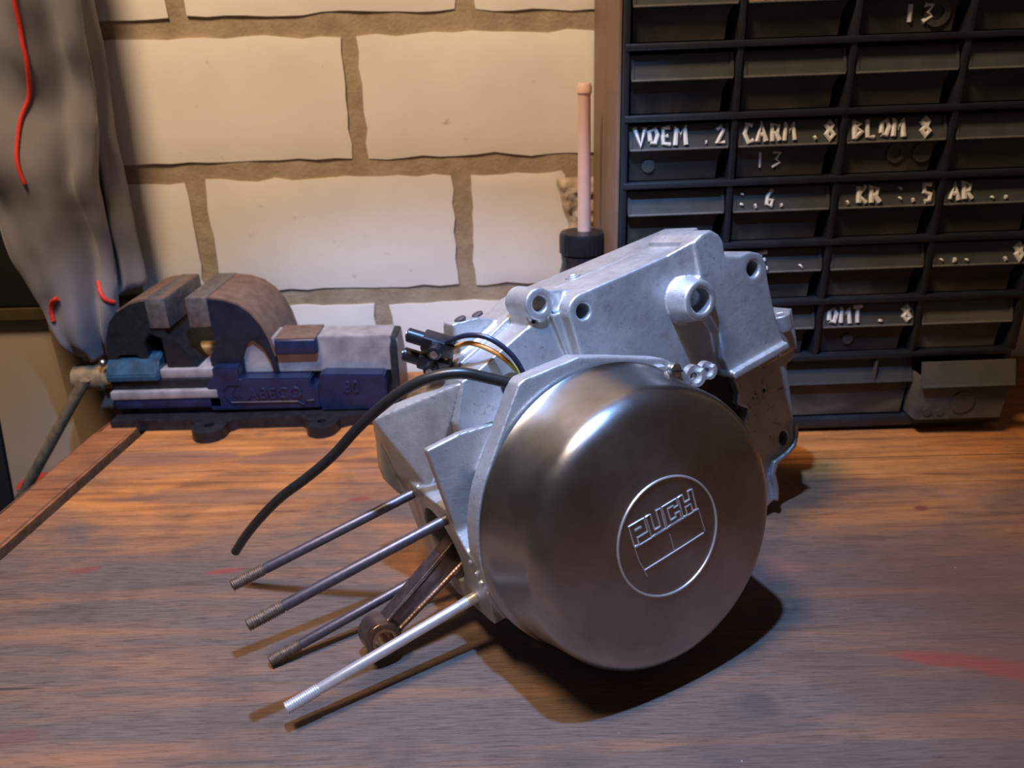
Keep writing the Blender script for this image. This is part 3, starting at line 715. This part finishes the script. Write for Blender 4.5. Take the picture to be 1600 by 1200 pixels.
raised('ABECO', -.2215, .590, .0225, .0135, body, M['vise_blue'], 1.05)
raised('80', -.1405, .5885, .0265, .0145, blk, M['vise_blue'], .95)
bm = bmesh.new()
tube(bm, [(-.241, .5895, .0305), (-.236, .5895, .0355), (-.226, .5895, .0355)], .0006, 6); tube(bm, [(-.241, .5895, .0275), (-.236, .5895, .0195), (-.180, .5895, .0190), (-.175, .5895, .0160), (-.172, .5895, .0195), (-.166, .5895, .0198)], .0007, 6)
tube(bm, [(-.241, .5895, .0305), (-.241, .5895, .0275)], .0006, 6); tube(bm, [(-.230, .5895, .0335), (-.2335, .5895, .0285), (-.230, .5895, .0235)], .0006, 6)
o = link('raised_border', bpy.data.meshes.new('raised_border'), None); bm.to_mesh(o.data); bm.free(); o.data.materials.append(M['vise_blue']); o.parent = body
# slide bar
bm = bmesh.new(); prism(bm, [(-.226, .0405), (-.226, .071), (-.098, .0705), (-.098, .0395)], .6035, .632); bev(bm, .0008)
V('slide_bar', bm, M['vise_bright'], 'bright machined bar to the right')
bm = bmesh.new(); prism(bm, [(.595, .012), (.5955, .060), (.600, .0705), (.628, .071), (.642, .045), (.645, .012)], -.1005, -.094, 'X'); bev(bm, .001)
V('end_cap', bm, M['vise_iron'])
bm = bmesh.new(); box(bm, (-.1955, .5972, .0575), (-.1605, .634, .0712), .0022, 3); V('anvil', bm, M['vise_blue'])
bm = bmesh.new(); box(bm, (-.1953, .5985, .0708), (-.1608, .633, .0722), .0006); V('anvil_top', bm, M['vise_top_lit'])
# fixed jaw arch
fj = [(-.262, .083), (-.262, .1065), (-.244, .1072), (-.232, .1055), (-.221, .1015), (-.212, .094), (-.205, .084), (-.200, .072), (-.1965, .056), (-.1955, .0405), (-.1995, .0405), (-.2015, .052), (-.206, .064), (-.213, .0705), (-.219, .067), (-.2235, .056), (-.2245, .0405), (-.2500, .0405), (-.2515, .055), (-.2435, .069), (-.2465, .083)]
bm = bmesh.new(); prism(bm, fj, .600, .676); bev(bm, .0009)
V('fixed_jaw', bm, M['vise_dark'], 'dark blue arched fixed jaw')
arc_o = [(-.244, .1080), (-.232, .1064), (-.2205, .1024), (-.2112, .0947), (-.2042, .0845), (-.1992, .0722), (-.1957, .056)]
arc_i = [(-.1985, .056), (-.2015, .0715), (-.2062, .0830), (-.2130, .0925), (-.2220, .0998), (-.2330, .1035), (-.244, .1050)]
bm = bmesh.new(); prism(bm, arc_o + arc_i, .6006, .6758); V('jaw_back', bm, M['vise_top_lit'], 'brown top of the fixed jaw, warm light painted in')
mj = [(-.336, .042), (-.3365, .058), (-.334, .074), (-.3285, .088), (-.3195, .0985), (-.309, .1045), (-.300, .1068), (-.279, .1078), (-.279, .086), (-.284, .079), (-.2745, .068), (-.266, .055), (-.262, .048), (-.288, .048), (-.288, .074), (-.2975, .078), (-.3025, .070), (-.302, .050), (-.312, .060), (-.325, .060), (-.331, .048)]
bm = bmesh.new(); prism(bm, mj, .600, .676); bev(bm, .0009)
mjo = V('movable_jaw', bm, M['vise_iron'], 'dark movable jaw on the left')
bm = bmesh.new(); prism(bm, [(-.3195, .0992), (-.309, .1053), (-.300, .1077), (-.2795, .1085), (-.2795, .1055), (-.300, .1045), (-.309, .1022), (-.3195, .096)], .6006, .6758); V('movable_jaw_top', bm, M['vise_top_lit'])
for x0_, x1_ in ((-.2945, -.2785), (-.262, -.2445)):
    bm = bmesh.new(); box(bm, (x0_, .5985, .0835), (x1_, .6775, .1083), .0006); V('jaw_plate', bm, M['jaw'])
bm = bmesh.new(); lathe(bm, [(.0075, 0), (.0075, .11)], (-.345, .632, .052), (1, 0, 0), 24); V('screw', bm, M['brass_steel'])
bm = bmesh.new(); lathe(bm, [(.0105, 0), (.0118, .001), (.0118, .026), (.0100, .0275), (.0100, .048)], (-.3840, .63, .0295), (1, 0, 0), 32); V('screw_head', bm, M['brass_steel'], 'oily brown round screw head')
bm = bmesh.new(); tube(bm, [(-.3700, .6165, .0335), (-.372, .6165, .029), (-.4585, .617, -.086)], .0048, 16); V('handle', bm, M['brass_steel'], 'round tommy bar handle hanging down')
bm = bmesh.new(); bmesh.ops.create_uvsphere(bm, u_segments=20, v_segments=12, radius=.0075, matrix=Matrix.Translation((-.4600, .617, -.088)) @ Matrix.Diagonal((1.2, 1, .8, 1))); V('handle_knob', bm, M['brass_steel'])
bm = bmesh.new(); bmesh.ops.create_uvsphere(bm, u_segments=16, v_segments=10, radius=.0035, matrix=Matrix.Translation((-.352, .62, .0465))); V('oil_cap', bm, M['screw'])

# ================================================================== DRAWER CABINET
TILT = Matrix.Translation((.0836, .545, 0)) @ Matrix.Rotation(math.radians(-.6), 4, 'Y') @ Matrix.Translation((0, 0, .0018))
cabn = thing('drawer_cabinet', 'black plastic small-parts cabinet with clear drawers marked in white paint', 'cabinet', (0, 0, 0))
cabn.matrix_world = TILT
CP, RP, Z0 = .0743, .0444, .2827       # column pitch, row pitch, height of bar number 0
DEP = .135
ztop = Z0 + 4 * RP
def C_(name, bm, mat, label=None, parent=None, smooth=True, angle=35):
    o = bmobj(name, bm, mat, parent or cabn, smooth, angle)
    if label: o['label'] = label
    return o
bm = bmesh.new(); box(bm, (-.0022, .004, 0), (.0005, DEP, ztop), .0008); C_('side_panel', bm, M['frame_plastic'])
bm = bmesh.new(); box(bm, (4 * CP - .0005, .004, 0), (4 * CP + .0045, DEP, ztop), .0008); C_('side_panel', bm, M['frame_plastic'])
bm = bmesh.new(); box(bm, (-.0022, DEP, 0), (4 * CP + .0045, DEP + .003, ztop)); C_('back_panel', bm, M['frame_plastic'])
bm = bmesh.new(); box(bm, (-.0022, 0, 0), (4 * CP + .0045, DEP, .0085), .0012); C_('bottom_rail', bm, M['frame_plastic'])
zb = Z0 - 5 * RP
for i in range(5):
    bm = bmesh.new(); x = i * CP
    box(bm, (x - (.0022 if i == 0 else .0022), .0, zb), (x + (.0045 if i == 4 else .0022), DEP, ztop), .0009)
    C_('divider', bm, M['frame_plastic'])
for j in range(-4, 6):
    bm = bmesh.new(); z = Z0 - j * RP
    box(bm, (-.001, -.0012, z - .0024), (4 * CP + .001, DEP, z + .0020), .0009)
    C_('shelf', bm, M['frame_plastic'])
STROKES = {
 'V': [[(0, 1), (.4, 0), (.8, 1)]], 'O': [[(.1, .2), (.1, .8), (.5, .95), (.7, .6), (.5, .1), (.1, .2)]], 'E': [[(.65, 1), (.1, .95), (.1, .5), (.5, .5)], [(.1, .5), (.1, .05), (.65, 0)]],
 'M': [[(0, 0), (.1, 1), (.4, .5), (.7, 1), (.8, 0)]], 'R': [[(.1, 0), (.1, 1), (.6, .85), (.5, .5), (.1, .45)], [(.3, .45), (.7, 0)]], 'C': [[(.7, .9), (.3, 1), (.1, .5), (.3, 0), (.7, .1)]],
 'A': [[(0, 0), (.35, 1), (.7, 0)], [(.15, .4), (.6, .4)]], 'B': [[(.1, 0), (.1, 1), (.55, .85), (.15, .55), (.65, .3), (.1, 0)]], 'L': [[(.1, 1), (.1, .05), (.6, 0)]],
 '.': [[(.2, .05), (.32, .1)]], ':': [[(.2, .15), (.3, .2)], [(.25, .75), (.35, .8)]], '8': [[(.4, .5), (.1, .75), (.4, 1), (.6, .75), (.4, .5), (.1, .25), (.4, 0), (.65, .25), (.4, .5)]],
 '2': [[(.1, .8), (.4, 1), (.6, .75), (.1, 0), (.7, .05)]], '6': [[(.6, 1), (.2, .6), (.15, .15), (.5, 0), (.6, .35), (.2, .4)]], 'K': [[(.1, 0), (.1, 1)], [(.65, 1), (.15, .5), (.7, 0)]],
 '(': [[(.4, 1), (.1, .5), (.4, 0)]], '5': [[(.65, 1), (.2, .95), (.15, .55), (.6, .4), (.5, .05), (.1, 0)]], 'H': [[(.1, 0), (.1, 1)], [(.6, 0), (.6, 1)], [(.1, .5), (.6, .5)]],
 '1': [[(.25, 1), (.3, 0)]], '3': [[(.1, .95), (.6, .9), (.3, .55), (.65, .25), (.1, 0)]], 'T': [[(0, 1), (.8, 1)], [(.4, 1), (.35, 0)]], '-': [[(.2, .5), (.5, .5)]], ' ': []}
def hand(bm, txt, x, y, z, h, w, r, seed=0, slope=0., yfun=None, only=None):
    rnd = random.Random(seed)
    for i, ch in enumerate(txt):
        for st in ([only] if only else STROKES[ch]):
            pts = [(x + i * w + u * w * .95 + rnd.uniform(-.04, .04) * w, 0, z + i * slope + v * h + rnd.uniform(-.05, .05) * h) for u, v in st]
            pts = [(p[0], (yfun(p[2]) if yfun else y), p[2]) for p in pts]
            tube(bm, pts, r * rnd.uniform(.85, 1.25), 7)
LAB = {(0, 1): ('VOEM .2', .06), (1, 1): ('CARM .8', 0), (2, 1): ('BLOM 8', .06), (1, 2): (':.6.', 0), (2, 2): ('.KR :.5', .02), (3, 2): ('AR .. ', 0), (1, 3): ('HBE  .', 0), (3, 3): ('...  .8', 0), (2, 4): ('OMT . 8', 0), (1, -1): ('R.. .', 0), (2, -1): ('.  .', 0)}
BODY = {(2, -1): ('13', .030, .006), (1, 1): ('13', .015, .004)}
ITEMS = {(2, -1): [('ring', .050, .011, .0085)], (2, 1): [('ring', .037, .0125, .0065), ('disc', .0555, .0125, .0068)], (0, 1): [('disc', .014, .010, .0045)], (2, 4): [('disc', .022, .0095, .0040)]}
def drawer(i, j):
    x0_, x1_ = i * CP + .0032, (i + 1) * CP - .0032
    zt, zb_ = Z0 - j * RP - .0050, Z0 - (j + 1) * RP + .0028
    bm = bmesh.new(); fx0, fx1 = x0_ + .001, x1_ - .0055
    prism(bm, [(x0_ + .001, zt - .014), (x1_ - .001, zt - .014), (x1_ - .0055, zb_ + .013), (x1_ - .0065, zb_), (x0_ + .0016, zb_)], .0060, .0072)
    box(bm, (x0_ + .0016, .0072, zb_), (x1_ - .0065, .120, zb_ + .0012)); box(bm, (x0_ + .0010, .0072, zb_), (x0_ + .0022, .120, zt - .010)); box(bm, (x1_ - .0075, .0072, zb_), (x1_ - .0063, .120, zt - .012)); box(bm, (x0_ + .0016, .119, zb_), (x1_ - .0065, .1205, zt - .012))
    mat = M['drawer_cloudy'] if (i, j) == (3, 4) else M['drawer']
    d = C_('drawer', bm, mat, None, None, False)
    lm = M['lip']
    if (i, j) == (1, -1): lm = M['lip_red']
    elif (i, j) == (2, -1): lm = M['lip_green']
    elif (i, j) == (3, 4): lm = M['lip_pale']
    bm = bmesh.new()
    # slanting label strip: top edge set back, bottom edge forward
    prism(bm, [(.0062, zt), (.0012, zt - .0135), (.0004, zt - .0152), (.0014, zt - .0160), (.0030, zt - .0140), (.0076, zt)], x0_, x1_, 'X')
    prism(bm, [(.0055, zt - .001), (.0006, zt - .0148), (.0000, zt - .0150), (.0048, zt + .0002)], x0_, x0_ + .0022, 'X'); prism(bm, [(.0055, zt - .001), (.0006, zt - .0148), (.0000, zt - .0150), (.0048, zt + .0002)], x1_ - .0022, x1_, 'X')
    C_('label_strip', bm, lm, None, d, False)
    bm = bmesh.new(); box(bm, (x0_ + .0004, -.0003, zt - .0163), (x1_ - .0004, .0012, zt - .0150), .0003, 1); C_('strip_edge', bm, M['lip_edge'], None, d)
    if (i, j) in LAB:
        txt, sl = LAB[(i, j)]
        for q_, ch_ in enumerate(txt):
            for st_ in STROKES[ch_][:] if ch_ == ':' else [None]:
                if not STROKES[ch_]: continue
                bm = bmesh.new()
                hand(bm, ch_, x0_ + .004 + q_ * .0092, 0, zt - .0128, .0112, .0092, .00165, i * 7 + j + q_, 0, lambda z: .0058 - (zt - z) / .0135 * .0050 - .0003, st_)
                C_('painted_mark', bm, M['paint_white'], None, d)
    if (i, j) in BODY:
        txt, dx, dz = BODY[(i, j)]
        for q_, ch_ in enumerate(txt):
            bm = bmesh.new(); hand(bm, ch_, x0_ + dx + q_ * .0105, .0058, zb_ + .006, .0105, .0105, .0014 if j < 0 else .0008, 3)
            C_('painted_digit', bm, M['paint_white'], None, d)
    for (kd, dx, dz, r) in ITEMS.get((i, j), []):
        bm = bmesh.new(); prof_ = [(r * .55, 0), (r, 0), (r, .0012), (r * .55, .0012), (r * .55, 0)] if kd == 'ring' else [(0, 0), (r, 0), (r, .0015), (0, .0015)]
        lathe(bm, prof_, (x0_ + dx, .0046, zb_ + dz), (0, 1, 0), 20, cap=False)
        C_('washer', bm, M['washer'], None, d)
    return d
for j in range(-4, 5):
    for i in range(4): drawer(i, j)
# wide bottom drawers
def wide(x0_, x1_, yo, zt, zb_, mat, lip):
    bm = bmesh.new()
    prism(bm, [(x0_ + .001, zt - .017), (x1_ - .001, zt - .017), (x1_ - .003, zb_), (x0_ + .002, zb_)], yo + .005, yo + .0066)
    box(bm, (x0_ + .002, yo + .0066, zb_), (x1_ - .003, .118, zb_ + .0012)); box(bm, (x0_ + .0012, yo + .0066, zb_), (x0_ + .0026, .118, zt - .012)); box(bm, (x1_ - .004, yo + .0066, zb_), (x1_ - .0026, .118, zt - .012))
    d = C_('wide_drawer', bm, mat, None, None, False)
    bm = bmesh.new(); prism(bm, [(yo + .006, zt), (yo + .0008, zt - .0165), (yo, zt - .0182), (yo + .0012, zt - .0190), (yo + .0030, zt - .017), (yo + .0078, zt)], x0_, x1_, 'X')
    C_('label_strip', bm, lip, None, d, False)
    return d
w1 = wide(.0035, .2265, 0, zb - .0045, .0102, M['drawer'], M['lip']); w2 = wide(.2265, .2965, -.016, zb - .0035, .0100, M['drawer_cloudy'], M['lip_pale'])
w1['label'] = 'wide smoky drawer along the bottom'; w2['label'] = 'cloudy wide drawer pulled out a little at bottom right'
bm = bmesh.new(); box(bm, (.196, .0, zb - .0225), (.1975, .006, zb - .0045)); C_('strip_edge', bm, M['lip_pale'], None, w1)
for (x, z, r) in ((.236, .017, .0035), (.246, .0165, .003), (.262, .024, .009)):
    bm = bmesh.new(); lathe(bm, [(0, 0), (r, 0), (r, .001), (0, .001)], (x, -.0118, z), (0, 1, 0), 18, cap=False); C_('washer', bm, M['washer'], None, w2)

# ================================================================== BATTEN, BOTTLE, CANDLE
bm = bmesh.new(); box(bm, (-.0052, .004, 0), (-.0026, .150, .50), .0006, 1)
bt = bmobj('wooden_board', bm, M['batten']); bt.matrix_world = TILT; tag(bt, 'thin brown wooden board standing upright along the left side of the black cabinet', 'board')
bott = thing('bottle', 'black bottle with ribbed cap behind the engine, in front of the brick wall', 'bottle', (.0602, .62, 0))
bm = bmesh.new(); lathe(bm, [(.0185, 0), (.0195, .002), (.0195, .112), (.0172, .121), (.0165, .126), (.0172, .1275), (.0172, .131), (.0150, .132)], (0, 0, 0), (0, 0, 1), 40); bmobj('bottle_body', bm, M['bottle'], bott, angle=40)
bm = bmesh.new(); n = 96; prf = [(.0170, .1315), (.0182, .1325), (.0184, .1465), (.0176, .1490), (.0120, .1498)]
rings = []
for r, h in prf:
    rings.append([bm.verts.new(((r + (.0004 if (k % 3 == 0 and .1325 <= h <= .1475) else 0)) * math.cos(2 * PI * k / n), (r + (.0004 if (k % 3 == 0 and .1325 <= h <= .1475) else 0)) * math.sin(2 * PI * k / n), h)) for k in range(n)])
for A_, B_ in zip(rings, rings[1:]):
    for k in range(n): bm.faces.new((A_[k], A_[(k + 1) % n], B_[(k + 1) % n], B_[k]))
bm.faces.new(rings[-1]); bm.faces.new(list(reversed(rings[0])))
tag(bmobj('ribbed_cap', bm, M['cap'], bott, angle=25), 'black cap with fine upright ribs')
bm = bmesh.new(); lathe(bm, [(.0054, .1500), (.0053, .18), (.0048, .2520), (.0050, .2535), (.0058, .2545), (.0056, .2590), (.0047, .2612), (0, .2614)], (.0010, 0, 0), (-.012, 0, 1), 28)
cd = bmobj('candle', bm, M['candle'], None); cd.location = (.0625, .62, 0); tag(cd, 'thin pale pink candle standing upright on the black ribbed cap', 'candle')

# ================================================================== LEFT BACKGROUND
cup = thing('cupboard', 'beige cupboard front low at far left behind the vice handle', 'cupboard', (-.5, .69, -.9))
bm = bmesh.new(); box(bm, (-.80, .680, -.90), (-.427, .697, .070), .001); world_to(cup, bmobj('door_panel', bm, M['beige'], smooth=False))
bm = bmesh.new(); box(bm, (-.426, .676, -.90), (-.352, .697, .068), .001); tag(world_to(cup, bmobj('brown_band', bm, M['beige_dark'], smooth=False)), 'browner upright band')  # browner band of the cupboard front, set slightly forward
bm = bmesh.new(); box(bm, (-.82, .672, .070), (-.350, .697, .082), .001); tag(world_to(cup, bmobj('top_edge', bm, M['shelf_edge'], smooth=False)), 'dark top edge')
bm = bmesh.new(); lathe(bm, [(.0035, 0), (.0035, .004), (0, .0045)], (-.408, .680, .058), (0, -1, 0), 14); world_to(cup, bmobj('screw', bm, M['shelf_edge']))
bm = bmesh.new(); box(bm, (-.86, .672, .0825), (-.392, .697, .44), .002); bb = bmobj('dark_recess', bm, M['black_board'], smooth=False)  # black box added for the shade of the recess above the cupboard
tag(bb, 'black box standing in for the dark recess behind the hanging grey garment', 'recess')
bm = bmesh.new(); prism(bm, [(-.60, -.90), (-.52, -.90), (-.4125, -.055), (-.4000, .05), (-.392, .115), (-.60, .115)], .545, .5485)
bb = bmobj('partition', bm, M['black_board'], smooth=False); tag(bb, 'black slanting partition edge at the far left beside the beige cupboard', 'partition')
tin = thing('red_tin', 'small red tin low on the far left behind the vice handle', 'tin', (-.462, .655, -.9))
bm = bmesh.new(); lathe(bm, [(.022, 0), (.023, .002), (.023, .80), (.021, .803)], (0, 0, 0), (0, 0, 1), 24); bm.free()
bm = bmesh.new(); lathe(bm, [(.020, .0), (.021, .002), (.021, .800), (.0195, .806), (.0195, .812), (0, .813)], (0, 0, 0), (0, 0, 1), 24); bmobj('tin_body', bm, M['red_tin'], tin)

# ---- hanging work garment
garm = thing('work_trousers', 'grey work garment with red piping hanging at the left in front of the wall', 'garment', (-.35, .60, .08))
GS = 1.058
def smooth_interp(keys, z):
    keys = sorted(keys)
    if z <= keys[0][0]: return keys[0][1:]
    for a, b in zip(keys, keys[1:]):
        if z <= b[0]:
            u = (z - a[0]) / (b[0] - a[0]); u = u * u * (3 - 2 * u) if False else u
            return tuple(p + (q - p) * u for p, q in zip(a[1:], b[1:]))
    return keys[-1][1:]
def cloth(name, keys, zlo, zhi, depth, yc, folds, seed, mat):
    bm = bmesh.new(); nz, na = 110, 96; rings = []
    for k in range(nz + 1):
        z = zlo + (zhi - zlo) * k / nz; xl, xr = smooth_interp(keys, z); xl *= GS; xr *= GS; cx, hw = (xl + xr) / 2, (xr - xl) / 2
        zz = .28 + (z - .28) * GS
        ring = []
        for i in range(na):
            a = 2 * PI * i / na; c, s = math.cos(a), math.sin(a)
            x = cx + hw * c
            dp = min(depth, max(hw * 1.1, .006))
            y = yc + dp * s
            f = 0
            for (px, amp, wid, drift) in folds:
                u = (c * .5 + .5) - px - drift * (z - .2) - .05 * noise.noise(Vector((z * 18, px * 9, seed)))
                f += amp * math.exp(-(u / wid) ** 2)
            nn = noise.noise(Vector((x * 24, z * 17, seed))) * .014 + noise.noise(Vector((x * 60 + 5, z * 34, seed + 3))) * .0028
            y += (-f if s < 0 else f * .3) * min(1, abs(s) * 1.5) + nn * (1 if s < 0 else .4)
            ring.append(bm.verts.new((x, y, zz + .0025 * noise.noise(Vector((x * 40, 2, z * 8))))))
        rings.append(ring)
    for A_, B_ in zip(rings, rings[1:]):
        for i in range(na): bm.faces.new((A_[i], A_[(i + 1) % na], B_[(i + 1) % na], B_[i]))
    bm.faces.new(rings[-1]); bm.faces.new(list(reversed(rings[0])))
    o = bmobj(name, bm, mat, None, angle=180); world_to(garm, o); return o
k1 = [(.060, -.354, -.336), (.070, -.362, -.330), (.092, -.374, -.322), (.115, -.380, -.318), (.146, -.388, -.316), (.20, -.398, -.312), (.241, -.403, -.304), (.285, -.404, -.300), (.33, -.404, -.296), (.50, -.400, -.29)]
main = cloth('front_leg', k1, .058, .50, .021, .640, [(.80, -.010, .07, .2), (.62, .008, .10, .1), (.42, .008, .16, -.6), (.60, -.005, .12, .1), (.18, .006, .14, .4)], 2., M['cloth'])
k2 = [(.108, -.345, -.316), (.112, -.347, -.3045), (.116, -.345, -.3035), (.144, -.340, -.3045), (.178, -.338, -.3045), (.212, -.336, -.3035), (.262, -.330, -.3020), (.30, -.325, -.2990), (.345, -.320, -.2985), (.50, -.31, -.295)]
side = cloth('side_leg', k2, .107, .50, .011, .6665, [(.72, .006, .14, .1), (.5, -.004, .1, .2)], 9., M['cloth'])
main['label'] = 'front fold of the grey cloth'; side['label'] = 'rear fold of the grey cloth'
from mathutils.bvhtree import BVHTree
def piping(o, pts, r=.0016, push=.0008):
    f_ = 1.03 if o is main else 1.08
    pts = [(a * f_, .28 + (b - .28) * f_) for a, b in pts]
    bv = BVHTree.FromPolygons([v.co for v in o.data.vertices], [p.vertices for p in o.data.polygons]); P = []
    for x, z in catmull([(p[0], 0, p[1]) for p in pts], 8) and [(q.x, q.z) for q in catmull([(p[0], 0, p[1]) for p in pts], 8)]:
        h = bv.ray_cast(Vector((x, .3, z)), Vector((0, 1, 0)))
        if h[0] is not None: P.append((x, h[0].y - push, z))
    if len(P) < 3: return
    bm = bmesh.new(); tube(bm, P, r, 10); q = bmobj('piping', bm, M['piping'], o, angle=80)
piping(main, [(-.332, .40), (-.334, .34), (-.3365, .322), (-.3395, .300), (-.341, .284), (-.348, .263), (-.357, .246), (-.362, .223), (-.361, .202)])
piping(main, [(-.3605, .112), (-.368, .108), (-.3715, .100), (-.3715, .092)], .0020)
piping(main, [(-.3385, .119), (-.336, .112), (-.332, .105), (-.327, .100)], .0020)
piping(side, [(-.330, .1035), (-.324, .0995), (-.314, .0975)], .0020)
piping(side, [(-.3180, .2620), (-.311, .2618), (-.3035, .2612)], .0012)
